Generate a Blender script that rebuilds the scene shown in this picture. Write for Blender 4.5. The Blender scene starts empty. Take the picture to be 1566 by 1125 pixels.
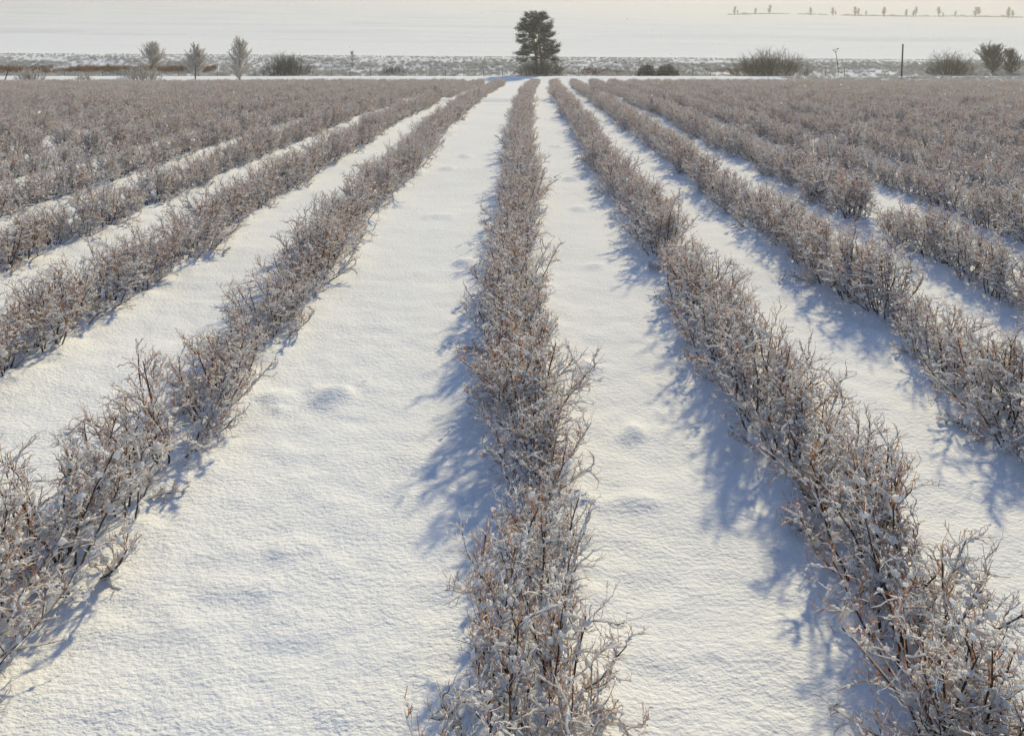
import bpy, math
import numpy as np
from mathutils import Vector

# ------------------------------------------------------------------ camera, sky, sun, exposure
sc = bpy.context.scene
C = sc.collection
CAM_H = 4.45
cam_d = bpy.data.cameras.new('camera')
cam_d.lens = 25.98
cam_d.sensor_width = 36.0
cam_d.clip_start = 0.1
cam_d.clip_end = 6000
cam = bpy.data.objects.new('camera', cam_d)
C.objects.link(cam)
cam.location = (0, 0, CAM_H)
cam_d.shift_y = -0.2698                 # the lens is shifted down, so uprights stay upright
cam.rotation_euler = (math.radians(90 - 4.0), 0, 0)
sc.camera = cam

SUN_EL = math.radians(31.5)
SUN_AZ = math.radians(21.5)          # from +Y towards +X
w = bpy.data.worlds.new('World')
sc.world = w
w.use_nodes = True
nt = w.node_tree
bg = nt.nodes['Background']
sky = nt.nodes.new('ShaderNodeTexSky')
sky.sky_type = 'NISHITA'
sky.sun_disc = False
sky.sun_elevation = SUN_EL
sky.sun_rotation = SUN_AZ
sky.air_density = 1.0
sky.dust_density = 0.1
sky.ozone_density = 3.0
nt.links.new(sky.outputs[0], bg.inputs[0])
bg.inputs[1].default_value = 0.14

sun_d = bpy.data.lights.new('sun', 'SUN')
sun_d.energy = 5.0
sun_d.angle = math.radians(2.4)          # softened by the thin mist
sun_d.color = (1.0, 0.825, 0.47)
sun = bpy.data.objects.new('sun', sun_d)
C.objects.link(sun)
sd = Vector((math.sin(SUN_AZ) * math.cos(SUN_EL), math.cos(SUN_AZ) * math.cos(SUN_EL), math.sin(SUN_EL)))
sun.rotation_euler = sd.to_track_quat('Z', 'Y').to_euler()

vs = sc.view_settings
vs.view_transform = 'Standard'
vs.look = 'None'
vs.exposure = 0.22
vs.gamma = 1.0
vs.use_curve_mapping = False
sc.cycles.max_bounces = 8
sc.cycles.diffuse_bounces = 6
sc.cycles.glossy_bounces = 2
sc.cycles.transmission_bounces = 6
sc.cycles.transparent_max_bounces = 4
sc.cycles.use_denoising = True
sc.cycles.denoiser = 'OPENIMAGEDENOISE'
sc.cycles.denoising_input_passes = 'RGB_ALBEDO_NORMAL'
sc.cycles.denoising_prefilter = 'ACCURATE'

rng = np.random.default_rng(11)
UP = np.array([0, 0, 1.0])


# ------------------------------------------------------------------ materials
def new_mat(name):
    m = bpy.data.materials.new(name)
    m.use_nodes = True
    return m, m.node_tree, m.node_tree.nodes['Principled BSDF']


def noise(nt, vec, scale, detail=3.0, rough=0.5):
    n = nt.nodes.new('ShaderNodeTexNoise')
    n.inputs['Scale'].default_value = scale
    n.inputs['Detail'].default_value = detail
    n.inputs['Roughness'].default_value = rough
    nt.links.new(vec, n.inputs['Vector'])
    return n.outputs['Fac']


def ramp(nt, fac, stops):
    r = nt.nodes.new('ShaderNodeValToRGB')
    el = r.color_ramp.elements
    while len(el) < len(stops):
        el.new(0.5)
    for e, (p, c) in zip(el, stops):
        e.position = p
        e.color = (*c, 1)
    nt.links.new(fac, r.inputs[0])
    return r.outputs[0]


def mat_ground():
    m, nt, b = new_mat('snow_ground')
    tc = nt.nodes.new('ShaderNodeTexCoord')
    mp = nt.nodes.new('ShaderNodeMapping')
    mp.inputs['Scale'].default_value = (0.72, 1.0, 1.0)
    nt.links.new(tc.outputs['Object'], mp.inputs['Vector'])
    v = mp.outputs[0]
    nt.links.new(ramp(nt, noise(nt, v, 0.35, 4), [(0.3, (0.65, 0.685, 0.75)), (0.7, (0.70, 0.73, 0.785))]), b.inputs['Base Color'])
    b.inputs['Roughness'].default_value = 1.0
    b.inputs['Specular IOR Level'].default_value = 0.0
    b.inputs['Sheen Weight'].default_value = 0.08   # loose crystals scatter low light forward
    b.inputs['Sheen Roughness'].default_value = 0.45
    f1 = noise(nt, v, 26.0, 4, 0.62)
    f2 = noise(nt, v, 6.5, 3, 0.55)
    b1 = nt.nodes.new('ShaderNodeBump')
    mr = nt.nodes.new('ShaderNodeMapRange')
    nt.links.new(noise(nt, v, 0.9, 3), mr.inputs[0])
    mr.inputs[1].default_value, mr.inputs[2].default_value = 0.35, 0.65
    mr.inputs[3].default_value, mr.inputs[4].default_value = 0.65, 1.0
    nt.links.new(mr.outputs[0], b1.inputs['Strength'])
    b1.inputs['Distance'].default_value = 0.022
    nt.links.new(f1, b1.inputs['Height'])
    b2 = nt.nodes.new('ShaderNodeBump')
    b2.inputs['Strength'].default_value = 0.28
    b2.inputs['Distance'].default_value = 0.035
    nt.links.new(f2, b2.inputs['Height'])
    nt.links.new(b2.outputs[0], b1.inputs['Normal'])
    nt.links.new(b1.outputs[0], b.inputs['Normal'])
    return m


def mat_clump_snow(name='clinging_snow', col=(0.90, 0.905, 0.92), tr=0.62):
    """snow on twigs: light shines a little through the small clumps"""
    m = bpy.data.materials.new(name)
    m.use_nodes = True
    nt = m.node_tree
    nt.nodes.clear()
    out = nt.nodes.new('ShaderNodeOutputMaterial')
    d = nt.nodes.new('ShaderNodeBsdfDiffuse')
    t = nt.nodes.new('ShaderNodeBsdfTranslucent')
    mx = nt.nodes.new('ShaderNodeMixShader')
    d.inputs[0].default_value = (*col, 1)
    t.inputs[0].default_value = (*col, 1)
    mx.inputs[0].default_value = tr
    tc = nt.nodes.new('ShaderNodeTexCoord')
    bp = nt.nodes.new('ShaderNodeBump')
    bp.inputs['Strength'].default_value = 0.5
    bp.inputs['Distance'].default_value = 0.01
    nt.links.new(noise(nt, tc.outputs['Object'], 70, 2), bp.inputs['Height'])
    nt.links.new(bp.outputs[0], d.inputs['Normal'])
    nt.links.new(d.outputs[0], mx.inputs[1])
    nt.links.new(t.outputs[0], mx.inputs[2])
    nt.links.new(mx.outputs[0], out.inputs[0])
    return m


def mat_bark(name, c0, c1, scale=18.0, rough=0.75, backlit_tint=None):
    m, nt, b = new_mat(name)
    tc = nt.nodes.new('ShaderNodeTexCoord')
    f = noise(nt, tc.outputs['Object'], scale, 3)
    nt.links.new(ramp(nt, f, [(0.35, c0), (0.65, c1)]), b.inputs['Base Color'])
    b.inputs['Roughness'].default_value = rough
    b.inputs['Specular IOR Level'].default_value = 0.25
    if name == 'red_twig_bark':             # plants differ a little in colour
        oi = nt.nodes.new('ShaderNodeObjectInfo')
        hs = nt.nodes.new('ShaderNodeHueSaturation')
        lk = b.inputs['Base Color'].links[0].from_socket
        for k, (lo, hi) in (('Value', (0.6, 1.25)), ('Saturation', (1.2, 0.75))):
            mr = nt.nodes.new('ShaderNodeMapRange')
            nt.links.new(oi.outputs['Random'], mr.inputs[0])
            mr.inputs[3].default_value, mr.inputs[4].default_value = lo, hi
            nt.links.new(mr.outputs[0], hs.inputs[k])
        nt.links.new(lk, hs.inputs['Color'])
        nt.links.new(hs.outputs[0], b.inputs['Base Color'])
    if backlit_tint:                                # backlight worked into the colour: tinted translucent share lifts the thin parts
        t = nt.nodes.new('ShaderNodeBsdfTranslucent')
        t.inputs[0].default_value = (*backlit_tint, 1)
        mx = nt.nodes.new('ShaderNodeMixShader')
        mx.inputs[0].default_value = 0.55
        nt.links.new(b.outputs[0], mx.inputs[1])
        nt.links.new(t.outputs[0], mx.inputs[2])
        nt.links.new(mx.outputs[0], nt.nodes['Material Output'].inputs[0])
    return m


M_GROUND = mat_ground()
M_SNOW = mat_clump_snow()
M_FLAKE = mat_clump_snow('snowflake', (0.97, 0.97, 0.97), 0.92)
M_STEM = mat_bark('stem_bark', (0.030, 0.020, 0.017), (0.085, 0.058, 0.045))
M_TWIG = mat_bark('red_twig_bark', (0.10, 0.030, 0.026), (0.25, 0.100, 0.072), 9.0, 0.5, (0.96, 0.66, 0.39))  # last colour paints low golden sun into the twigs
M_FROST = mat_bark('frosted_twigs', (0.50, 0.48, 0.47), (0.76, 0.74, 0.73), 3.0, 0.75, (0.8, 0.76, 0.72))
M_FROSTD = mat_bark('dark_frosted_twigs', (0.12, 0.115, 0.105), (0.34, 0.33, 0.31), 2.0, 0.75, (0.30, 0.28, 0.25))
M_BARK = mat_bark('tree_bark', (0.045, 0.035, 0.028), (0.11, 0.085, 0.065), 4.0)
M_NEEDLE = mat_bark('dark_needles', (0.018, 0.034, 0.030), (0.045, 0.066, 0.052), 2.5, 0.6)
M_WOOD = mat_bark('weathered_wood', (0.07, 0.055, 0.045), (0.17, 0.145, 0.125), 14.0)
M_POLE = mat_bark('tarred_pole_wood', (0.030, 0.022, 0.020), (0.075, 0.052, 0.045), 8.0)
M_WIRE = mat_bark('galvanised_wire', (0.22, 0.22, 0.22), (0.35, 0.35, 0.36), 30.0, 0.45)
M_STONE = mat_bark('pole_footing', (0.24, 0.25, 0.25), (0.42, 0.43, 0.43), 12.0)
M_REED = mat_bark('brown_reeds', (0.15, 0.075, 0.036), (0.36, 0.23, 0.14), 0.7)
M_WEED = mat_bark('frosted_grass', (0.62, 0.64, 0.67), (0.86, 0.87, 0.89), 0.35, 0.75, (0.6, 0.58, 0.54))


# ------------------------------------------------------------------ mesh helpers
def make_mesh(name, v, faces_by_size, mats, mat_idx=None, smooth=True):
    """v (N,3); faces_by_size: list of int arrays (F,k)"""
    me = bpy.data.meshes.new(name)
    faces_by_size = [f for f in faces_by_size if len(f)]
    nf = sum(len(f) for f in faces_by_size)
    loops = np.concatenate([f.ravel() for f in faces_by_size]).astype(np.int32)
    tot = np.concatenate([np.full(len(f), f.shape[1]) for f in faces_by_size]).astype(np.int32)
    start = np.concatenate([[0], np.cumsum(tot)[:-1]]).astype(np.int32)
    me.vertices.add(len(v))
    me.vertices.foreach_set('co', np.ascontiguousarray(v, dtype=np.float32).ravel())
    me.loops.add(len(loops))
    me.loops.foreach_set('vertex_index', loops)
    me.polygons.add(nf)
    me.polygons.foreach_set('loop_start', start)
    me.polygons.foreach_set('loop_total', tot)
    if smooth:
        me.polygons.foreach_set('use_smooth', np.ones(nf, dtype=bool))
    for m in mats:
        me.materials.append(m)
    if mat_idx is not None:
        me.polygons.foreach_set('material_index', np.asarray(mat_idx, dtype=np.int32))
    me.update(calc_edges=True)
    return me


def unit(a):
    return a / np.maximum(np.linalg.norm(a, axis=-1, keepdims=True), 1e-9)


def tubes(P, R, k, cap=True):
    """P (T,n,3) paths, R (T,n) radii -> verts, quads, caps"""
    T, n, _ = P.shape
    if T == 0:
        return np.zeros((0, 3)), np.zeros((0, 4), int), np.zeros((0, k), int)
    tan = np.empty_like(P)
    tan[:, 1:-1] = P[:, 2:] - P[:, :-2]
    tan[:, 0] = P[:, 1] - P[:, 0]
    tan[:, -1] = P[:, -1] - P[:, -2]
    tan = unit(tan)
    main = unit(P[:, -1] - P[:, 0])
    ref = np.where(np.abs(main[:, 2:3]) < 0.8, np.array([[0, 0, 1.0]]), np.array([[1.0, 0, 0]]))
    a = unit(np.cross(tan, ref[:, None, :]))
    b = np.cross(tan, a)
    ang = np.arange(k) * 2 * np.pi / k
    V = P[:, :, None, :] + R[:, :, None, None] * (a[:, :, None, :] * np.cos(ang)[None, None, :, None] + b[:, :, None, :] * np.sin(ang)[None, None, :, None])
    idx = np.arange(T * n * k).reshape(T, n, k)
    nx = np.roll(idx, -1, axis=2)
    q = np.stack([idx[:, :-1], nx[:, :-1], nx[:, 1:], idx[:, 1:]], axis=-1).reshape(-1, 4)
    caps = np.concatenate([idx[:, -1, ::1], idx[:, 0, ::-1]]) if cap else np.zeros((0, k), int)
    return V.reshape(-1, 3), q, caps


_t = (1 + 5 ** 0.5) / 2
ICO_V = unit(np.array([(-1, _t, 0), (1, _t, 0), (-1, -_t, 0), (1, -_t, 0), (0, -1, _t), (0, 1, _t), (0, -1, -_t), (0, 1, -_t), (_t, 0, -1), (_t, 0, 1), (-_t, 0, -1), (-_t, 0, 1)], float))
ICO_F = np.array([(0, 11, 5), (0, 5, 1), (0, 1, 7), (0, 7, 10), (0, 10, 11), (1, 5, 9), (5, 11, 4), (11, 10, 2), (10, 7, 6), (7, 1, 8), (3, 9, 4), (3, 4, 2), (3, 2, 6), (3, 6, 8), (3, 8, 9), (4, 9, 5), (2, 4, 11), (6, 2, 10), (8, 6, 7), (9, 8, 1)])


def blobs(P, S, rg):
    """little irregular lumps at P (N,3), half sizes S (N,3)"""
    N = len(P)
    if N == 0:
        return np.zeros((0, 3)), np.zeros((0, 3), int)
    th = rg.uniform(0, 2 * np.pi, N)
    c, s = np.cos(th), np.sin(th)
    j = 1 + rg.uniform(-0.28, 0.28, (N, 12))
    L = ICO_V[None] * j[..., None] * S[:, None, :]
    X = L[..., 0] * c[:, None] - L[..., 1] * s[:, None]
    Y = L[..., 0] * s[:, None] + L[..., 1] * c[:, None]
    V = np.stack([X, Y, L[..., 2]], -1) + P[:, None]
    F = (ICO_F[None] + (np.arange(N) * 12)[:, None, None]).reshape(-1, 3)
    return V.reshape(-1, 3), F


class Geo:
    def __init__(self):
        self.v, self.f, self.n = [], {}, 0

    def add(self, v, *faces):
        for f in faces:
            if len(f):
                self.f.setdefault(f.shape[1], []).append(f + self.n)
        self.v.append(v)
        self.n += len(v)
        return self

    def tube(self, P, R, k, cap=True):
        return self.add(*tubes(P, R, k, cap))

    def box(self, c, s, rz=0.0, tilt=(0, 0)):
        c = np.asarray(c, float)
        s = np.asarray(s, float) / 2
        v = np.array([(x, y, z) for z in (-1, 1) for x, y in ((-1, -1), (1, -1), (1, 1), (-1, 1))], float) * s
        v[:, 0] += v[:, 2] * tilt[0]
        v[:, 1] += v[:, 2] * tilt[1]
        v = v @ np.array([[math.cos(rz), math.sin(rz), 0], [-math.sin(rz), math.cos(rz), 0], [0, 0, 1]])
        q = np.array([(3, 2, 1, 0), (4, 5, 6, 7), (0, 1, 5, 4), (1, 2, 6, 5), (2, 3, 7, 6), (3, 0, 4, 7)])
        return self.add(v + c, q)

    def mesh(self, name, mat, smooth=True):
        return make_mesh(name, np.concatenate(self.v), [np.concatenate(x) for x in self.f.values()], [mat], smooth=smooth)


def link(name, data, parent=None, col=None):
    o = bpy.data.objects.new(name, data)
    (col or C).objects.link(o)
    if parent is not None:
        o.parent = parent
    return o


def tag(o, label, cat=None, group=None, kind=None):
    o['label'] = label
    if cat:
        o['category'] = cat
    if group:
        o['group'] = group
    if kind:
        o['kind'] = kind
    return o


def thing(name, label, cat, loc, rz=0.0, scale=1.0, group=None):
    e = link(name, None)
    e.empty_display_size = 0.2
    e.location = loc
    e.rotation_euler = (0, 0, rz)
    e.scale = (scale,) * 3 if np.isscalar(scale) else scale
    return tag(e, label, cat, group)


# ------------------------------------------------------------------ terrain
def hash2(ix, iy, seed):
    h = (ix.astype(np.int64) * 374761393 + iy.astype(np.int64) * 668265263 + seed * 982451653) & 0x7fffffff
    h = ((h ^ (h >> 13)) * 1274126177) & 0x7fffffff
    h = h ^ (h >> 16)
    return (h & 0xffff) / 65535.0


def vnoise(x, y, seed):
    ix, iy = np.floor(x), np.floor(y)
    fx, fy = x - ix, y - iy
    fx = fx * fx * fx * (fx * (fx * 6 - 15) + 10)
    fy = fy * fy * fy * (fy * (fy * 6 - 15) + 10)
    ix = ix.astype(np.int64)
    iy = iy.astype(np.int64)
    a, b = hash2(ix, iy, seed), hash2(ix + 1, iy, seed)
    c, d = hash2(ix, iy + 1, seed), hash2(ix + 1, iy + 1, seed)
    return (a + (b - a) * fx) * (1 - fy) + (c + (d - c) * fx) * fy - 0.5


def fbm(x, y, seed, oct=3):
    s, a = 0, 1.0
    for i in range(oct):
        s = s + a * vnoise(x * 2 ** i + 17.3 * i, y * 2 ** i - 9.1 * i, seed + i)
        a *= 0.5
    return s


def sstep(x, a, b):
    t = np.clip((x - a) / (b - a), 0, 1)
    return t * t * (3 - 2 * t)


ROW0 = {0: 0.076}
for i in range(1, 34):
    ROW0[-i] = -3.80 - 3.06 * (i - 1)
    ROW0[i] = 3.0 + 2.76 * (i - 1)


def row_x(r, y):
    b = 1.95e-4 if r < 0 else 2.85e-4
    near = -0.42 * np.exp(-(np.maximum(y, 0.5) - 3.7) / 1.6) * (r == 1)
    return ROW0[r] + near + b * y * y + 0.10 * np.sin(y * 0.35 + r * 1.7) + 0.05 * np.sin(y * 1.1 + r)


# lumps of grass tufts under the snow: x, y, height, radius x, radius y
LUMPS = [(-0.96, 14.4, 0.11, 0.24, 0.24), (-2.22, 9.0, 0.11, 0.34, 0.26), (-2.95, 8.9, 0.06, 0.30, 0.24), (1.0, 9.75, 0.10, 0.19, 0.2),
         (1.39, 8.15, 0.08, 0.19, 0.18), (1.90, 23.4, 0.11, 0.3, 0.3), (1.74, 19.3, 0.07, 0.26, 0.25), (-1.8, 28.3, 0.11, 0.32, 0.3),
         (-2.2, 25.5, 0.09, 0.3, 0.3), (-1.9, 18.5, 0.05, 0.4, 0.3), (-3.2, 24.8, 0.10, 0.3, 0.3), (1.6, 14.3, 0.05, 0.2, 0.2),
         (2.0, 31, 0.10, 0.3, 0.3), (-3.0, 35, 0.10, 0.35, 0.3), (1.2, 6.9, 0.035, 0.25, 0.2), (-1.9, 6.2, 0.03, 0.3, 0.2)]


def base_z(x, y):
    drop = 0.0168 * ((y - 42) + np.sqrt((y - 42) ** 2 + 144))
    drop0 = 0.0168 * (-42 + math.sqrt(42 ** 2 + 144))
    z = -(drop - drop0)
    road = -2.05
    z = z + (road - z) * sstep(y, 112, 128)
    # rough bank with the ditch before it, then the open field climbing the far side of the valley
    xc = np.clip(x, -160, 160)
    bank_top = 0.55 - 0.007 * xc
    bank = road - 0.45 * np.exp(-((y - 135.5) / 1.6) ** 2) + (bank_top - road) * sstep(y, 137, 164)
    z = np.where(y > 128, bank, z)
    e = np.maximum(y - 164, 0)
    far = (0.052 * e + 6.5e-5 * np.maximum(y - 600, 0) ** 2) * (1 - np.exp(-e / 60))
    far = far - 0.012 * np.clip(x, -500, 500) * sstep(y, 250, 640)
    z = z + far
    z = z + sstep(y, 230, 500) * 3.0 * fbm(x / 210.0, y / 150.0, 91, 3) + sstep(y, 180, 300) * 1.5 * fbm(x / 70, y / 24, 95, 2)
    return z


def ground_z(x, y, fine=True):
    x = np.asarray(x, float)
    y = np.asarray(y, float)
    z = base_z(x, y)
    fld = 1 - sstep(y, 125, 140)
    z = z + 0.05 * fbm(x / 5.5, y / 4.0, 3, 2) * fld
    # snow banked up along the bush rows
    inrow = np.zeros_like(z)
    for r in range(-12, 13):
        inrow = np.maximum(inrow, np.exp(-((x - row_x(r, y)) / 0.55) ** 2))
    z = z + 0.07 * inrow * fld
    if fine:
        # wind ripples across the lanes and a soft uneven crust
        z = z + 0.017 * fbm(x / 1.25, y / 0.42, 21, 3) * fld * (1 - 0.4 * sstep(y, 10, 40))
        z = z + 0.022 * fbm(x / 0.30, y / 0.22, 31, 2) * (1 - sstep(y, 9, 22))
        for (lx, ly, h, rx, ry) in LUMPS:
            e = (((x - lx) / rx) ** 2 + ((y - ly) / ry) ** 2) * (1 + 1.3 * fbm(x / 0.22, y / 0.2, 61, 2))
            z = z + h * np.exp(-(e ** 1.5) * 2.2)
        # a low ridge that crosses the lanes far down the field
        yl = 61.0 + 0.5 * np.sin(x * 0.35) + 0.02 * x
        z = z + 0.34 * np.exp(-((y - yl) / 0.5) ** 2) * sstep(14 - np.abs(x - 1.0), 0, 6)
        # hollows melted round the stems
        z = z + 0.10 * inrow * fbm(x / 0.35, y / 0.35, 41, 2) * fld
    return z


ny, nu = 760, 620
tt = np.linspace(0, 1, ny)
ys = np.concatenate([-6 + np.linspace(0, 1, 20)[:-1] * 7.2, 1.2 * (1500 / 1.2) ** (tt ** 1.12)])
uu = np.linspace(-1, 1, nu)
us = uu * 0.92 + np.sign(uu) * np.maximum(np.abs(uu) - 0.90, 0) * 12
X = (ys[:, None] + 8.0) * us[None, :] * 0.80
Y = np.repeat(ys[:, None], nu, 1)
Z = ground_z(X, Y)
idx = np.arange(len(ys) * nu).reshape(len(ys), nu)
q = np.stack([idx[:-1, :-1], idx[:-1, 1:], idx[1:, 1:], idx[1:, :-1]], -1).reshape(-1, 4)
gme = make_mesh('snowy_ground', np.stack([X, Y, Z], -1).reshape(-1, 3), [q], [M_GROUND])
g = link('snowy_ground', gme)
tag(g, 'deep wind-rippled snow covering the lanes, the headland and the far hillside', kind='structure')


def gz(x, y):
    return float(ground_z(np.array([x]), np.array([y]))[0])


def bz(x, y):
    return float(base_z(np.array([float(x)]), np.array([float(y)]))[0])


# ------------------------------------------------------------------ branching
def grow(S, D, L, n, wob, trop, rg):
    T = len(S)
    P = np.empty((T, n + 1, 3))
    P[:, 0] = S
    d = unit(D)
    trop = np.broadcast_to(np.asarray(trop, float), (T,))
    for i in range(n):
        d = unit(d + wob * rg.normal(size=(T, 3)) + trop[:, None] * UP)
        P[:, i + 1] = P[:, i] + d * (L / n)[:, None]
    return P


def spawn(P, L, nc, t0, t1, a0, a1, l0, l1, rg, taper=0.5, keep_up=0.0):
    """children along each parent: start, direction, length, parent index"""
    T, n, _ = P.shape
    pi = np.repeat(np.arange(T), nc)
    N = len(pi)
    t = (np.tile(np.arange(nc), T) + rg.uniform(0, 1, N)) / nc * (t1 - t0) + t0
    f = np.clip(t * (n - 1), 0, n - 1.001)
    i = f.astype(int)
    fr = (f - i)[:, None]
    S = P[pi, i] * (1 - fr) + P[pi, i + 1] * fr
    d = unit(P[pi, i + 1] - P[pi, i])
    perp = rg.normal(size=(N, 3))
    perp = unit(perp - d * np.sum(perp * d, -1, keepdims=True))
    a = rg.uniform(a0, a1, N)[:, None]
    D = unit(d * np.cos(a) + perp * np.sin(a) + keep_up * UP)
    Ln = L[pi] * rg.uniform(l0, l1, N) * (1 - taper * t)
    return S, D, Ln, pi


def rad(T, n, r0, r1, rg, jit=0.2):
    base = np.linspace(r0, r1, n)[None]
    return base * (1 + rg.uniform(-jit, jit, (T, 1)))


def snow_on(P, R, size, rg, cover=0.8):
    """ridge of snow along the upper side of a branch, thick where it lies flat, broken where it is steep"""
    T, n, _ = P.shape
    d = np.empty_like(P)
    d[:, :-1] = P[:, 1:] - P[:, :-1]
    d[:, -1] = d[:, -2]
    d = unit(d)
    flat = np.sqrt(np.clip(1 - d[..., 2] ** 2, 0, 1))
    lump = rg.uniform(0.6, 1.25, (T, n)) * (rg.uniform(0, 1, (T, n)) < cover)
    W = size * np.clip(flat * 1.25 - 0.25, 0, 1) * lump
    W[:, -1] *= 0.4
    Q = P + UP * (R * 0.5 + W * 0.62)[..., None]
    return Q, np.maximum(W, 0.0004)


def bush_geo(seed):
    rg = np.random.default_rng(1000 + seed)
    stems, twigs, snow = Geo(), Geo(), Geo()
    ns = int(rg.integers(17, 22))
    az = rg.uniform(0, 2 * np.pi) + np.arange(ns) * 2.399963 + rg.normal(0, 0.25, ns)
    tilt = np.radians(np.minimum(np.abs(rg.normal(0, 1, ns)), 1.5) * 15 + 4)
    low = rg.uniform(0, 1, ns) < 0.28
    tilt = np.where(low, np.radians(rg.uniform(40, 64, ns)), tilt)
    D = np.stack([np.sin(tilt) * np.cos(az), np.sin(tilt) * np.sin(az), np.cos(tilt)], -1)
    S = np.stack([np.cos(az), np.sin(az), np.zeros(ns)], -1) * rg.uniform(0.03, 0.17, ns)[:, None]
    S[:, 1] *= 1.7
    S[:, 2] = -0.12
    L0 = np.where(low, rg.uniform(0.38, 0.62, ns), rg.uniform(0.74, 1.03, ns)) + 0.1
    P0 = grow(S, D, L0, 7, 0.13, np.where(low, 0.035, 0.03), rg)
    R0 = rad(ns, 8, 0.0115, 0.0042, rg)
    stems.tube(P0, R0, 5)
    Q, W = snow_on(P0[:, 1:], R0[:, 1:], 0.0145, rg, 0.88)
    snow.tube(Q, W, 5)
    s, d, l, _ = spawn(P0, L0, 9, 0.25, 0.98, 0.5, 1.2, 0.24, 0.44, rg, 0.35, 0.06)
    P1 = grow(s, d, l, 5, 0.27, 0.05, rg)
    R1 = rad(len(P1), 6, 0.0046, 0.0023, rg)
    k = len(P1) * 2 // 3
    stems.tube(P1[:k], R1[:k], 4, False)
    twigs.tube(P1[k:], R1[k:], 4, False)
    Q, W = snow_on(P1, R1, 0.0098, rg, 0.8)
    snow.tube(Q, W, 4)
    s, d, l2, _ = spawn(P1, l, 5, 0.15, 1.0, 0.45, 1.1, 0.34, 0.72, rg, 0.25, 0.2)
    P2 = grow(s, d, l2, 3, 0.3, 0.07, rg)
    R2 = rad(len(P2), 4, 0.0025, 0.0015, rg)
    twigs.tube(P2, R2, 3, False)
    Q, W = snow_on(P2, R2, 0.0052, rg, 0.85)
    snow.tube(Q, W, 3, False)
    # long red shoots of the last summer
    s, d, l3, _ = spawn(P0[~low], L0[~low], 6, 0.5, 1.0, 0.15, 0.6, 0.15, 0.29, rg, 0.3, 0.4)
    P3 = grow(s, d, l3, 4, 0.08, 0.08, rg)
    twigs.tube(P3, rad(len(P3), 5, 0.0028, 0.0015, rg), 3, False)
    s, d, l4, _ = spawn(P2, l2, 2, 0.25, 1.0, 0.5, 1.1, 0.2, 0.5, rg, 0.2, 0.2)
    P4 = grow(s, d, np.maximum(l4, 0.02), 1, 0.0, 0.0, rg)
    h4 = len(P4) * 2 // 3
    snow.tube(P4[:h4] + UP * 0.002, rad(h4, 2, 0.0034, 0.0024, rg), 3, False)
    twigs.tube(P4[h4:], rad(len(P4) - h4, 2, 0.0024, 0.0018, rg), 3, False)
    # lumps caught in the forks
    n2 = len(P2)
    sel = rg.permutation(n2)[:int(n2 * 0.38)]
    B = P2[sel, 0] + UP * 0.006
    r = rg.uniform(0.006, 0.017, len(sel))[:, None] * np.array([[1.25, 0.9, 0.8]])
    snow.add(*blobs(B, r, rg))
    sel = rg.permutation(n2)[:int(n2 * 0.25)]
    B = P2[sel, 2] + UP * 0.006
    r = rg.uniform(0.005, 0.011, len(sel))[:, None] * np.array([[1.2, 0.9, 0.85]])
    snow.add(*blobs(B, r, rg))
    n1 = len(P1)
    sel = rg.permutation(n1)[:int(n1 * 0.75)]
    B = P1[sel, rg.integers(0, 4, len(sel))] + UP * 0.012
    r = rg.uniform(0.011, 0.034, len(sel))[:, None] * np.array([[1.2, 0.95, 0.85]])
    snow.add(*blobs(B, r, rg))
    sel = rg.permutation(n1)[:int(n1 * 0.6)]
    B = P1[sel, rg.integers(3, 6, len(sel))] + UP * 0.009
    snow.add(*blobs(B, rg.uniform(0.008, 0.02, len(sel))[:, None] * np.array([[1.2, 0.95, 0.85]]), rg))
    B = P0[rg.integers(0, ns, 26), rg.integers(1, 6, 26)] + UP * 0.02
    snow.add(*blobs(B, rg.uniform(0.022, 0.045, 26)[:, None] * np.array([[1.3, 1.0, 0.85]]), rg))
    return stems, twigs, snow


NV = 12
BUSH = []
models = bpy.data.collections.new('bush_models')
for k in range(NV):
    a, b, c = bush_geo(k)
    BUSH.append((a.mesh('stems', M_STEM), b.mesh('twigs', M_TWIG), c.mesh('snow', M_SNOW)))
    sub = bpy.data.collections.new('bush_model_%02d' % k)
    models.children.link(sub)
    for nm, me in zip(('stems', 'twigs', 'snow'), BUSH[k]):
        link(nm + '_model', me, col=sub)


# ------------------------------------------------------------------ plant the rows
def in_view(x, y, z, m=0.0):
    """depth if the point lies in the picture, with m metres to spare"""
    p = math.radians(4.0)
    zc = y * math.cos(p) - (z - CAM_H) * math.sin(p)
    up = y * math.sin(p) + (z - CAM_H) * math.cos(p)
    if zc < 0.5:
        return None
    fx, fy = x / zc * 25.98 / 36, up / zc * 25.98 / 36 + 0.2698
    return zc if abs(fx) < 0.5 + 0.72 * m / zc and abs(fy) < 0.359 + 0.72 * m / zc else None


plants = []
for r in range(-26, 30):
    y = 0.6 + (r * 0.37) % 0.9
    yend = 113.5 + rng.normal(0, 1.3)
    if r > 12:
        yend = 108.0 - rng.uniform(0, 2)
    while y < yend:
        x = float(row_x(r, y)) + rng.normal(0, 0.05)
        gap = rng.uniform() < 0.008 and y > 12
        s = (rng.uniform(0.84, 1.10) if rng.uniform() > 0.05 else rng.uniform(0.6, 0.75)) * (1 - 0.22 * float(sstep(y, 100, 114))) * (1 + 0.05 * math.sin(y * 0.7 + r * 2.1))
        if abs(x) < 0.86 * (y + 6) and not gap and y > 1.7:
            plants.append((r, x, y, s, rng.uniform(0, 2 * math.pi), int(rng.integers(0, NV))))
        y += rng.uniform(0.70, 0.90)

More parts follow.
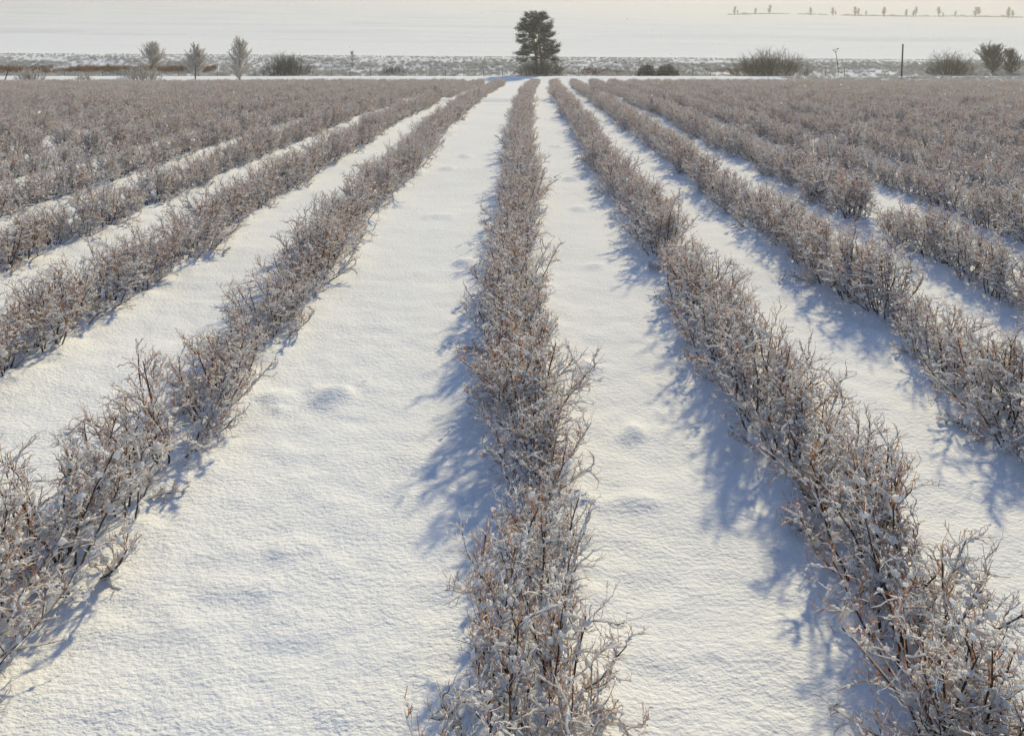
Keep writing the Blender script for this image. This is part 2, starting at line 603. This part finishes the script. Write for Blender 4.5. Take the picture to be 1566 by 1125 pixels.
PX = np.array([(p[1], p[2]) for p in plants])
PZ = ground_z(PX[:, 0], PX[:, 1]) - 0.02
cand = []
for i, p in enumerate(plants):
    zc = in_view(p[1], p[2], PZ[i] + 0.55, 0.35)
    if zc:
        cand.append((zc, i))
cand.sort()
solo = {i for _, i in cand[:300]}

ORD = ['', 'first', 'second', 'third', 'fourth', 'fifth', 'sixth', 'seventh', 'eighth', 'ninth', 'tenth']


def nth(n):
    if n <= 10:
        return ORD[n]
    s = 'th' if 10 < n % 100 < 14 else {1: 'st', 2: 'nd', 3: 'rd'}.get(n % 10, 'th')
    return f'{n}{s}'


def row_name(r):
    if r == 0:
        return 'the middle row leading to the pine'
    if r < 0:
        return 'the row bordering the wide lane' if r == -1 else f'the {nth(-r)} row past the wide lane'
    return 'the row bordering the narrow lane' if r == 1 else f'the {nth(r)} row past the narrow lane'


count = {}
for i in sorted(solo, key=lambda i: plants[i][2]):
    r, x, y, s, rz, k = plants[i]
    count[r] = count.get(r, 0) + 1
    e = thing('berry_bush', f'snowy bush, {nth(count[r])} from the camera in {row_name(r)}', 'bush', (x, y, PZ[i]), rz, s,
              'leafless snow-laden bushes planted in rows')
    for nm, me in zip(('stems', 'twigs', 'snow'), BUSH[k]):
        link(nm, me, e)


def scatter(name, pts, rot, scl, idx, collection):
    """one object whose points each carry one plant"""
    me = bpy.data.meshes.new(name)
    me.vertices.add(len(pts))
    me.vertices.foreach_set('co', np.asarray(pts, np.float32).ravel())
    for nm, ty, val, key in (('rz', 'FLOAT', rot, 'value'), ('scl', 'FLOAT', scl, 'value'), ('idx', 'INT', idx, 'value')):
        at = me.attributes.new(nm, ty, 'POINT')
        at.data.foreach_set(key, np.asarray(val, np.int32 if ty == 'INT' else np.float32))
    me.update()
    o = link(name, me)
    ng = bpy.data.node_groups.new(name + '_nodes', 'GeometryNodeTree')
    ng.interface.new_socket('Geometry', in_out='INPUT', socket_type='NodeSocketGeometry')
    ng.interface.new_socket('Geometry', in_out='OUTPUT', socket_type='NodeSocketGeometry')
    N, Lk = ng.nodes, ng.links
    gi, go = N.new('NodeGroupInput'), N.new('NodeGroupOutput')
    ci = N.new('GeometryNodeCollectionInfo')
    ci.inputs['Collection'].default_value = collection
    ci.inputs['Separate Children'].default_value = True
    ci.inputs['Reset Children'].default_value = True
    ip = N.new('GeometryNodeInstanceOnPoints')
    ip.inputs['Pick Instance'].default_value = True

    def attr(nm, ty):
        a = N.new('GeometryNodeInputNamedAttribute')
        a.data_type = ty
        a.inputs['Name'].default_value = nm
        return a.outputs['Attribute']
    cx = N.new('ShaderNodeCombineXYZ')
    Lk.new(attr('rz', 'FLOAT'), cx.inputs['Z'])
    e2r = N.new('FunctionNodeEulerToRotation')
    Lk.new(cx.outputs[0], e2r.inputs[0])
    Lk.new(gi.outputs[0], ip.inputs['Points'])
    Lk.new(ci.outputs[0], ip.inputs['Instance'])
    Lk.new(attr('idx', 'INT'), ip.inputs['Instance Index'])
    Lk.new(e2r.outputs[0], ip.inputs['Rotation'])
    Lk.new(attr('scl', 'FLOAT'), ip.inputs['Scale'])
    Lk.new(ip.outputs[0], go.inputs[0])
    md = o.modifiers.new('scatter', 'NODES')
    md.node_group = ng
    return o


rest = [i for i in range(len(plants)) if i not in solo]
o = scatter('berry_bushes', [(plants[i][1], plants[i][2], PZ[i]) for i in rest], [plants[i][4] for i in rest],
            [plants[i][3] for i in rest], [plants[i][5] for i in rest], models)
tag(o, 'distant snow-laden bushes merging into a brownish mass across the field', 'bushes', kind='stuff')


# ------------------------------------------------------------------ rough bank beyond the headland
def tuft_mesh(seed, mat, n, h, spread):
    rg = np.random.default_rng(seed)
    az = rg.uniform(0, 2 * np.pi, n)
    t = np.abs(rg.normal(0, 0.33, n))
    D = np.stack([np.sin(t) * np.cos(az), np.sin(t) * np.sin(az), np.cos(t)], -1)
    S = rg.normal(0, spread, (n, 3)) * np.array([1, 1, 0]) - UP * 0.08
    P = grow(S, D, rg.uniform(0.5, 1.0, n) * h, 2, 0.12, -0.12, rg)
    return Geo().tube(P, rad(n, 3, 0.012, 0.006, rg), 3, False).mesh('tuft', mat)


weeds = bpy.data.collections.new('weed_models')
for k in range(5):
    link('weed_model', tuft_mesh(200 + k, M_WEED, 46, 0.62, 0.20), col=weeds)
reeds = bpy.data.collections.new('reed_models')
for k in range(3):
    link('reed_model', tuft_mesh(300 + k, M_REED, 60, 1.15, 0.22), col=reeds)

n = 20000
wx, wy = rng.uniform(-135, 135, n), 136.5 + 31 * rng.uniform(0, 1, n) ** 1.1
keep = fbm(wx / 14, wy / 5, 77, 3) + rng.uniform(-0.35, 0.35, n) > -0.2
wx, wy = wx[keep], wy[keep]
n2 = 2600
ex, ey = rng.uniform(46, 105, n2), rng.uniform(110, 128, n2)
wx, wy = np.concatenate([wx, ex]), np.concatenate([wy, ey])
n3 = 900
ex, ey = rng.uniform(-135, 135, n3), rng.normal(134.8, 0.4, n3)
wx, wy = np.concatenate([wx, ex]), np.concatenate([wy, ey])
o = scatter('frosted_weeds', np.stack([wx, wy, base_z(wx, wy)], -1), rng.uniform(0, 6.28, len(wx)), rng.uniform(0.45, 1.25, len(wx)) * np.where(wy > 132, 1.0, 0.7) * (1 - 0.6 * sstep(wy, 150, 163)),
            rng.integers(0, 5, len(wx)), weeds)
tag(o, 'frosted rough grass and weeds covering the bank behind the fence', 'grass', kind='stuff')
n = 1650
rx = np.concatenate([rng.uniform(-118, -58, 1250), rng.uniform(14, 52, 400)])
ry = rng.normal(143.0, 1.5, n)
keep = fbm(rx / 9, ry / 9, 55, 2) > -0.28
rx, ry = rx[keep], ry[keep]
o = scatter('brown_reeds', np.stack([rx, ry, base_z(rx, ry)], -1), rng.uniform(0, 6.28, len(rx)), rng.uniform(0.35, 1.15, len(rx)) * np.where(rx > 0, 0.62, 1.0),
            rng.integers(0, 3, len(rx)), reeds)
tag(o, 'band of dry brown reeds along the ditch behind the headland', 'reeds', kind='stuff')

# fence of thin posts and wires in front of the bank
FY = 134.0
fx = np.arange(-88, 62, 3.45)
fen = thing('wire_fence', 'low fence of thin wooden posts and wires along the ditch', 'fence', (0, FY, bz(0, FY)))
pm = []
for k in range(4):
    rg = np.random.default_rng(500 + k)
    P = np.array([[(0, 0, -0.4), (0.01, 0, 0.5), (rg.normal(0, .03), rg.normal(0, .03), 1.35 + 0.1 * k)]])
    pm.append(Geo().tube(P, np.array([[0.055, 0.052, 0.048]]), 6).mesh('post', M_WOOD))
for i, x in enumerate(fx):
    p = link('post', pm[i % 4], fen)
    p.location = (x + rng.normal(0, .12), 0, bz(x, FY) - bz(0, FY))
    p.rotation_euler = (rng.normal(0, 0.03), rng.normal(0, 0.03), rng.uniform(0, 6))
for h in (0.45, 0.8, 1.12):
    xs = np.linspace(fx[0], fx[-1], 90)
    P = np.stack([xs, np.full(90, -0.05), base_z(xs, np.full(90, FY)) - bz(0, FY) + h], -1)[None]
    link('wire', Geo().tube(P, np.full((1, 90), 0.006), 3).mesh('wire', M_WIRE), fen)


# ------------------------------------------------------------------ trees and shrubs of the background
def frosted_tree(name, label, loc, h, width, seed, trunk_h=0.12, mat=M_FROST, group=None, nl=80, up=0.07):
    rg = np.random.default_rng(seed)
    t = thing(name, label, 'tree', loc, group=group)
    nt_ = 2 if rg.uniform() < 0.5 else 1
    P = grow(np.zeros((1, 3)) - UP * 0.3, np.array([[rg.normal(0, .03), rg.normal(0, .03), 1]]), np.array([h * 0.92 + 0.3]), 9, 0.05, 0.04, rg)
    R = np.linspace(0.021 * h, 0.003 * h, 10)[None]
    link('trunk', Geo().tube(P, R, 7).mesh('trunk', M_BARK), t)
    # limbs rise steeply; longest about a third of the way up
    tl = rg.uniform(trunk_h, 0.95, nl)
    f = tl * 9 * 0.999
    i = f.astype(int)
    S = P[0, i] + (P[0, i + 1] - P[0, i]) * (f - i)[:, None]
    az = rg.uniform(0, 2 * np.pi, nl)
    ang = np.radians(np.interp(tl, [0, 0.4, 1], [56, 50, 34]) + rg.normal(0, 6, nl))
    D = np.stack([np.sin(ang) * np.cos(az), np.sin(ang) * np.sin(az), np.cos(ang)], -1)
    L = width * 0.74 * np.interp(tl, [0, 0.15, 0.4, 0.7, 1.0], [0.80, 1.0, 1.05, 0.80, 0.42]) * rg.uniform(0.75, 1.2, nl)
    P1 = grow(S, D, L, 5, 0.09, up, rg)
    lim = Geo().tube(P1, rad(nl, 6, 0.0085 * h, 0.0025 * h, rg), 4)
    link('limbs', lim.mesh('limbs', mat), t)
    s, d, l, _ = spawn(P1, L, 9, 0.15, 1.0, 0.3, 0.8, 0.28, 0.5, rg, 0.4, 0.2)
    P2 = grow(s, d, l, 3, 0.12, up, rg)
    cr = Geo().tube(P2, rad(len(P2), 4, 0.028, 0.016, rg), 3, False)
    s, d, l2, _ = spawn(P2, l, 4, 0.1, 1.0, 0.3, 0.9, 0.35, 0.7, rg, 0.3, 0.15)
    P3 = grow(s, d, l2, 2, 0.12, 0.05, rg)
    cr.tube(P3, rad(len(P3), 3, 0.019, 0.011, rg), 3, False)
    link('crown', cr.mesh('crown', mat), t)
    return t


def shrub(name, label, loc, h, wx_, wy_, seed, mat=M_FROSTD, group=None, ns=90, dense=8, cat='shrub'):
    rg = np.random.default_rng(seed)
    t = thing(name, label, cat, loc, group=group)
    S = np.stack([rg.normal(0, wx_ * 0.24, ns), rg.normal(0, wy_ * 0.2, ns), np.full(ns, -0.15)], -1)
    S[:, 0] = np.clip(S[:, 0], -wx_ * .44, wx_ * .44)
    rel = S[:, 0] / (wx_ * 0.5)
    D = np.stack([rel * 0.75 + rg.normal(0, 0.25, ns), S[:, 1] / wy_ + rg.normal(0, 0.3, ns), np.ones(ns)], -1)
    L = h * np.sqrt(np.clip(1.02 - rel ** 2 * 1.1, 0.2, 1)) * rg.uniform(0.45, 0.92, ns)
    P = grow(S, D, L, 5, 0.12, 0.02, rg)
    link('stems', Geo().tube(P, rad(ns, 6, 0.028, 0.010, rg), 4, False).mesh('stems', M_BARK), t)
    s, d, l, _ = spawn(P, L, dense, 0.2, 1.0, 0.4, 1.1, 0.25, 0.5, rg, 0.4, 0.1)
    P2 = grow(s, d, l, 3, 0.13, 0.04, rg)
    cr = Geo().tube(P2, rad(len(P2), 4, 0.014, 0.008, rg), 3, False)
    s, d, l2, _ = spawn(P2, l, 3, 0.15, 1.0, 0.3, 0.9, 0.35, 0.6, rg, 0.3, 0.1)
    P3 = grow(s, d, l2, 2, 0.15, 0.03, rg)
    cr.tube(P3, rad(len(P3), 3, 0.010, 0.006, rg), 3, False)
    link('crown', cr.mesh('crown', mat), t)
    return t


def sprays(B, size, n, rg, flat=0.55):
    """many needle-sized triangles about each centre B"""
    N = len(B)
    c = np.repeat(B, n, 0) + rg.normal(size=(N * n, 3)) * size * np.array([1, 1, flat])
    a = unit(rg.normal(size=(N * n, 3)) + np.array([0, 0, 0.2]))
    b = unit(np.cross(a, rg.normal(size=(N * n, 3))))
    ln = rg.uniform(0.10, 0.22, (N * n, 1))
    V = np.stack([c - b * 0.035, c + b * 0.035, c + a * ln], 1).reshape(-1, 3)
    return V, np.arange(N * n * 3).reshape(-1, 3)


def pine(loc, h):
    rg = np.random.default_rng(77)
    t = thing('pine_tree', 'tall dark evergreen pine with snow on its boughs, alone behind the rows', 'tree', loc)
    # twin trunks
    S = np.array([(-0.35, 0, -0.3), (0.45, 0.1, -0.3)])
    P0 = grow(S, np.array([(-0.10, 0, 1), (0.06, 0.02, 1.0)]), np.array([h * 0.86, h * 0.94]), 9, 0.035, 0.03, rg)
    link('trunk', Geo().tube(P0[:1], np.linspace(0.24, 0.05, 10)[None], 8).mesh('trunk', M_BARK), t)
    link('trunk', Geo().tube(P0[1:], np.linspace(0.28, 0.05, 10)[None], 8).mesh('trunk', M_BARK), t)
    nl = 125
    pi = rg.integers(0, 2, nl)
    tl = rg.uniform(0.30, 0.99, nl)
    f = tl * 8.99
    i = f.astype(int)
    S = P0[pi, i] + (P0[pi, i + 1] - P0[pi, i]) * (f - i)[:, None]
    az = rg.uniform(0, 2 * np.pi, nl)
    ang = np.radians(np.interp(tl, [0, 0.6, 1], [98, 80, 62]) + rg.normal(0, 10, nl))
    D = np.stack([np.sin(ang) * np.cos(az), np.sin(ang) * np.sin(az), np.cos(ang)], -1)
    hz = np.interp(tl, [0.3, 0.42, 0.55, 0.8, 0.92, 1.0], [3.3, 4.0, 3.3, 3.2, 2.7, 1.9])
    L = hz * rg.uniform(0.72, 1.08, nl) * np.where((np.cos(az) > 0.3) & (tl < 0.5), 1.14, 1.0)
    P1 = grow(S, D, L, 5, 0.11, 0.02, rg)
    link('limbs', Geo().tube(P1, rad(nl, 6, 0.075, 0.02, rg), 5).mesh('limbs', M_BARK), t)
    s, d, l, _ = spawn(P1, L, 5, 0.45, 1.0, 0.3, 1.0, 0.2, 0.36, rg, 0.4, 0.15)
    P2 = grow(s, d, l, 2, 0.15, 0.05, rg)
    cen = np.concatenate([P2[:, 1], P2[:, 2], P1[:, -1], P1[:, -2]])
    cr = Geo().tube(P2, rad(len(P2), 3, 0.02, 0.01, rg), 3, False)
    cr.add(*sprays(cen, 0.25, 60, rg))
    link('crown', cr.mesh('crown', M_NEEDLE, smooth=False), t)
    # snow lying on the upper side of the boughs
    sel = rg.permutation(len(cen))[:int(len(cen) * 0.45)]
    B = cen[sel] + UP * 0.15
    sn = Geo().add(*blobs(B, rg.uniform(0.09, 0.21, len(sel))[:, None] * np.array([[1.4, 1.0, 0.42]]), rg))
    B2, F2 = sprays(cen + UP * 0.16, 0.20, 6, rg, 0.2)
    sn.add(B2, F2)
    link('snow', sn.mesh('snow', M_SNOW), t)
    return t


def spot(x, y, dz=0.0):
    return (x, y, bz(x, y) + dz)


G1 = 'frosted bare trees by the headland'
pine(spot(5.1, 138.0, -0.05), 11.9)
shrub('thicket', 'tangle of bare undergrowth round the foot of the pine', spot(5.4, 137.0), 4.4, 8.2, 3.0, 41, M_FROSTD, ns=170)
frosted_tree('frosted_tree', 'rounded frosted tree standing behind a wide low shrub', spot(-70.3, 144.5, -0.2), 5.2, 3.5, 51, 0.22, group=G1)
frosted_tree('frosted_tree', 'frosted tree on a bare stem between its two neighbours', spot(-51.9, 121.0), 5.9, 3.0, 52, 0.17, group=G1)
frosted_tree('frosted_tree', 'tallest slender frosted tree beside the dark domed shrub', spot(-44.6, 121.0), 7.0, 3.2, 53, 0.06, group=G1, nl=84)
shrub('shrub', 'wide pale frosted shrub below the rounded frosted tree', spot(-60.3, 120.0), 3.2, 7.0, 3.0, 61, M_FROST, ns=110)
shrub('shrub', 'small pale frosted shrub beside the brown reeds at the field corner', spot(-79.0, 121.0), 2.6, 4.6, 2.5, 62, M_FROST, ns=80)
shrub('shrub', 'tiny pale frosted shrub between two wider frosted shrubs', spot(-70.5, 121.0), 1.9, 2.6, 2.0, 63, M_FROST, ns=40)
shrub('shrub', 'big dark domed shrub next to the tallest frosted tree', spot(-42.3, 138.0), 4.7, 8.4, 4.0, 64, M_FROSTD, ns=190)
shrub('shrub', 'low dark shrub on the bank before the pine', spot(-22.5, 139.5), 2.0, 4.6, 2.0, 65, M_FROSTD, ns=60)
frosted_tree('sapling', 'thin lone sapling on the bank above the low dark shrub', spot(-31.7, 147.0), 3.4, 1.5, 66, 0.1, M_FROST, nl=30)
shrub('shrub', 'big dark spreading shrub on the bank beside the leaning mast', spot(47.8, 136.8), 5.6, 14.5, 4.0, 67, M_FROSTD, ns=300)
shrub('shrub', 'dark rounded shrub between the dark pole and the tree pair', spot(81.5, 137.5), 5.2, 7.0, 4.0, 68, M_FROSTD, ns=160)
frosted_tree('frosted_tree', 'taller bare tree of the pair beyond the dark rounded shrub', spot(90.4, 139.0), 5.0, 4.0, 69, 0.03, M_FROSTD, nl=100)
frosted_tree('frosted_tree', 'outermost bare tree of the pair at the edge of the bank', spot(94.2, 139.0), 4.4, 3.0, 70, 0.03, M_FROSTD, nl=90)
shrub('shrub', 'knee-high scrub patch beside the foot of the pine', spot(14.5, 138.5), 1.3, 8.0, 1.5, 71, M_FROSTD, ns=50)


def juniper(label, loc, w_, h_, seed):
    rg = np.random.default_rng(seed)
    t = thing('juniper_bush', label, 'bush', loc, group='rounded dark junipers')
    n = 420
    d = unit(rg.normal(size=(n, 3)) * np.array([1, 1, 0.8]) + np.array([0, 0, 0.35]))
    d[:, 2] = np.abs(d[:, 2])
    rr = rg.uniform(0.55, 1.0, (n, 1)) ** 0.5
    cen = d * rr * np.array([w_ / 2, w_ / 2.4, h_]) * (1 + 0.1 * np.sin(d[:, :1] * 7 + seed))
    k = 26
    S = rg.normal(0, 0.2, (k, 3)) * np.array([1, 1, 0]) - UP * 0.1
    P = grow(S, cen[:k] - S, np.linalg.norm(cen[:k] - S, axis=1), 4, 0.05, 0, rg)
    link('stems', Geo().tube(P, rad(k, 5, 0.05, 0.015, rg), 4).mesh('stems', M_BARK), t)
    link('crown', Geo().add(*sprays(cen, 0.12, 34, rg, 0.9)).mesh('crown', M_NEEDLE, smooth=False), t)
    top = cen[cen[:, 2] > 0.45 * h_]
    sn = Geo().add(*sprays(top + UP * 0.12, 0.11, 8, rg, 0.3))
    link('snow', sn.mesh('snow', M_SNOW), t)


juniper('rounded dark evergreen bush on the pine side of its twin', spot(24.9, 136.3), 3.6, 2.4, 81)
juniper('rounded dark evergreen bush on the far side of its twin from the pine', spot(28.8, 136.4), 3.8, 2.4, 82)


# ------------------------------------------------------------------ poles
t = thing('utility_pole', 'bare dark wooden pole rising from the bushes on a pale footing', 'pole', spot(58.3, 110.5))
P = np.array([[(0, 0, -0.3), (0.01, 0, 2.0), (0.03, 0, 4.2), (0.04, 0, 6.1)]])
shaft = link('shaft', Geo().tube(P, np.array([[0.13, 0.12, 0.11, 0.10]]), 10).mesh('shaft', M_POLE), t)
gg = Geo()
for z in (1.2, 2.6, 4.0, 5.7):
    gg.tube(np.array([[(0.02, 0, z), (0.02, 0, z + 0.07)]]), np.full((1, 2), 0.152), 10)
link('band', gg.mesh('band', M_WIRE), t)
gg = Geo()
gg.tube(np.array([[(0, 0, -0.5), (0, 0, 0.7), (0, 0, 1.02), (0, 0, 1.14)]]), np.array([[0.40, 0.36, 0.30, 0.17]]), 10)
link('footing', gg.mesh('footing', M_STONE), t)
gg = Geo().add(*blobs(np.array([(0, -0.05, 1.16), (0.2, 0, 1.08), (-0.2, 0, 1.06)]), np.array([(0.28, 0.28, 0.09)] * 3), rng))
link('snow', gg.mesh('snow', M_SNOW), t)

t = thing('leaning_mast', 'thin leaning mast with a small triangular crossarm on the bank', 'mast', spot(62.0, 141.0))
P = np.array([[(0.35, 0, -0.3), (0.1, 0, 2.0), (-0.35, 0, 4.2)]])
link('shaft', Geo().tube(P, np.array([[0.075, 0.065, 0.055]]), 8).mesh('shaft', M_POLE), t)
link('crossarm', Geo().tube(np.array([[(-0.95, 0, 4.35), (0.3, 0, 4.75)]]), np.full((1, 2), 0.05), 6).mesh('crossarm', M_POLE), t)
for a, b in (((-0.34, 0, 3.95), (-0.85, 0, 4.36)), ((-0.34, 0, 3.95), (0.2, 0, 4.70))):
    link('brace', Geo().tube(np.array([[a, b]]), np.full((1, 2), 0.04), 6).mesh('brace', M_POLE), t)

t = thing('stake', 'dark stake leaning over the bushes at the field corner', 'stake', spot(-78.0, 113.5))
link('shaft', Geo().tube(np.array([[(-0.3, 0, -0.2), (0.3, 0, 1.4), (0.8, 0, 2.7)]]), np.array([[0.09, 0.08, 0.07]]), 7).mesh('shaft', M_POLE), t)

# ------------------------------------------------------------------ roadside trees far up the hill
spots = [(189, 1.0), (194, .5), (203, .8), (222, 1.1), (253, .9), (270, 1.0), (280, .55), (287, 1.15), (296, .9), (303, .6), (311, 1.2), (321, .7),
         (332, .9), (340, .8), (348, 1.1), (360, .6), (367, 1.15), (377, .7), (389, 1.2), (404, 1.1), (416, 1.0), (423, 1.2), (430, .9)]
for i, (x, s) in enumerate(spots):
    d = 770.0 + 14 * math.sin(i * 2.4)
    lab = f'small hazy roadside tree far up the hill, {nth(i + 1)} counting outward from the pine'
    rg = np.random.default_rng(900 + i)
    t = thing('roadside_tree', lab, 'tree', (x * 1.22, d, bz(x * 1.22, d)), rng.uniform(0, 6), s * 1.1, 'hazy trees along the far hillside road')
    if i < 3:
        P = grow(np.array([[0, 0, -0.4]]), np.array([[0.02, 0, 1.0]]), np.array([7.0]), 6, 0.05, 0.05, rg)
        tm = Geo().tube(P, np.linspace(0.2, 0.05, 7)[None], 6).mesh('trunk', M_BARK)
        L = np.full(1, 5.0)
        s1, d1, l1, _ = spawn(P, L, 40, 0.15, 1.0, 0.4, 1.0, 0.4, 0.7, rg, 0.4, 0.25)
        P1 = grow(s1, d1, l1, 4, 0.1, 0.05, rg)
        s2, d2, l2, _ = spawn(P1, l1, 12, 0.15, 1.0, 0.3, 0.9, 0.3, 0.6, rg, 0.3, 0.2)
        P2 = grow(s2, d2, l2, 2, 0.1, 0.0, rg)
        cm = Geo().tube(P1, rad(len(P1), 5, 0.08, 0.04, rg), 3).tube(P2, rad(len(P2), 3, 0.055, 0.04, rg), 3).mesh('crown', M_FROSTD)
        if i == 0:
            FAR = []
        FAR.append((tm, cm))
    tm, cm = FAR[i % 3]
    link('trunk', tm, t)
    link('crown', cm, t)

rg = np.random.default_rng(640)
n = 9000
hx = rg.uniform(225, 560, n)
hx = hx[fbm(hx / 16, hx * 0, 12, 3) + rg.uniform(-0.3, 0.3, n) > -0.35]
hy = 774 + rg.normal(0, 1.2, len(hx))
S = np.stack([hx, hy, base_z(hx, hy) - 0.2], -1)
P = grow(S, rg.normal(0, 0.35, S.shape) + UP, rg.uniform(0.5, 1.4, len(hx)) * (1.2 + 2.2 * np.clip(fbm(hx / 9, hx * 0, 44, 2), 0, 1)), 2, 0.2, 0.0, rg)
hd = link('roadside_hedge', Geo().tube(P, rad(len(P), 3, 0.06, 0.03, rg), 3, False).mesh('roadside_hedge', M_FROSTD))
tag(hd, 'long thin hazy line of hedge under the trees far up the hill', 'hedge')

# ------------------------------------------------------------------ a few flakes drifting in the air
rg = np.random.default_rng(5)
n = 700
fy = rg.uniform(4, 30, n)
fxx = rg.uniform(-0.75, 0.75, n) * fy
fz = CAM_H + fy * rg.uniform(-0.42, 0.06, n)
ok = fz > ground_z(fxx, fy, False) + 0.4
P = np.stack([fxx, fy, fz], -1)[ok]
sz = rg.uniform(0.003, 0.008, len(P)) * np.interp(P[:, 1], [4, 30], [1, 2.0])
o = link('falling_snow', Geo().add(*blobs(P, sz[:, None] * np.array([[1, 1, 0.8]]), rg)).mesh('falling_snow', M_FLAKE))
tag(o, 'scattered tiny snowflakes drifting through the air above the field', 'snowflakes', kind='stuff')

# ------------------------------------------------------------------ the cold misty air of the valley
hz = Geo().box((0, 740, 62), (6400, 1560, 140)).mesh('haze', M_SNOW, smooth=False)
hz.materials.clear()
m = bpy.data.materials.new('valley_mist')
m.use_nodes = True
nt = m.node_tree
nt.nodes.clear()
out = nt.nodes.new('ShaderNodeOutputMaterial')
pv = nt.nodes.new('ShaderNodeVolumePrincipled')
pv.inputs['Color'].default_value = (0.95, 0.95, 0.96, 1)
pv.inputs['Density'].default_value = 0.00065
pv.inputs['Anisotropy'].default_value = 0.3
nt.links.new(pv.outputs[0], out.inputs['Volume'])
hz.materials.append(m)
o = link('haze', hz)
tag(o, 'thin pale mist filling the air of the valley', 'haze', kind='stuff')
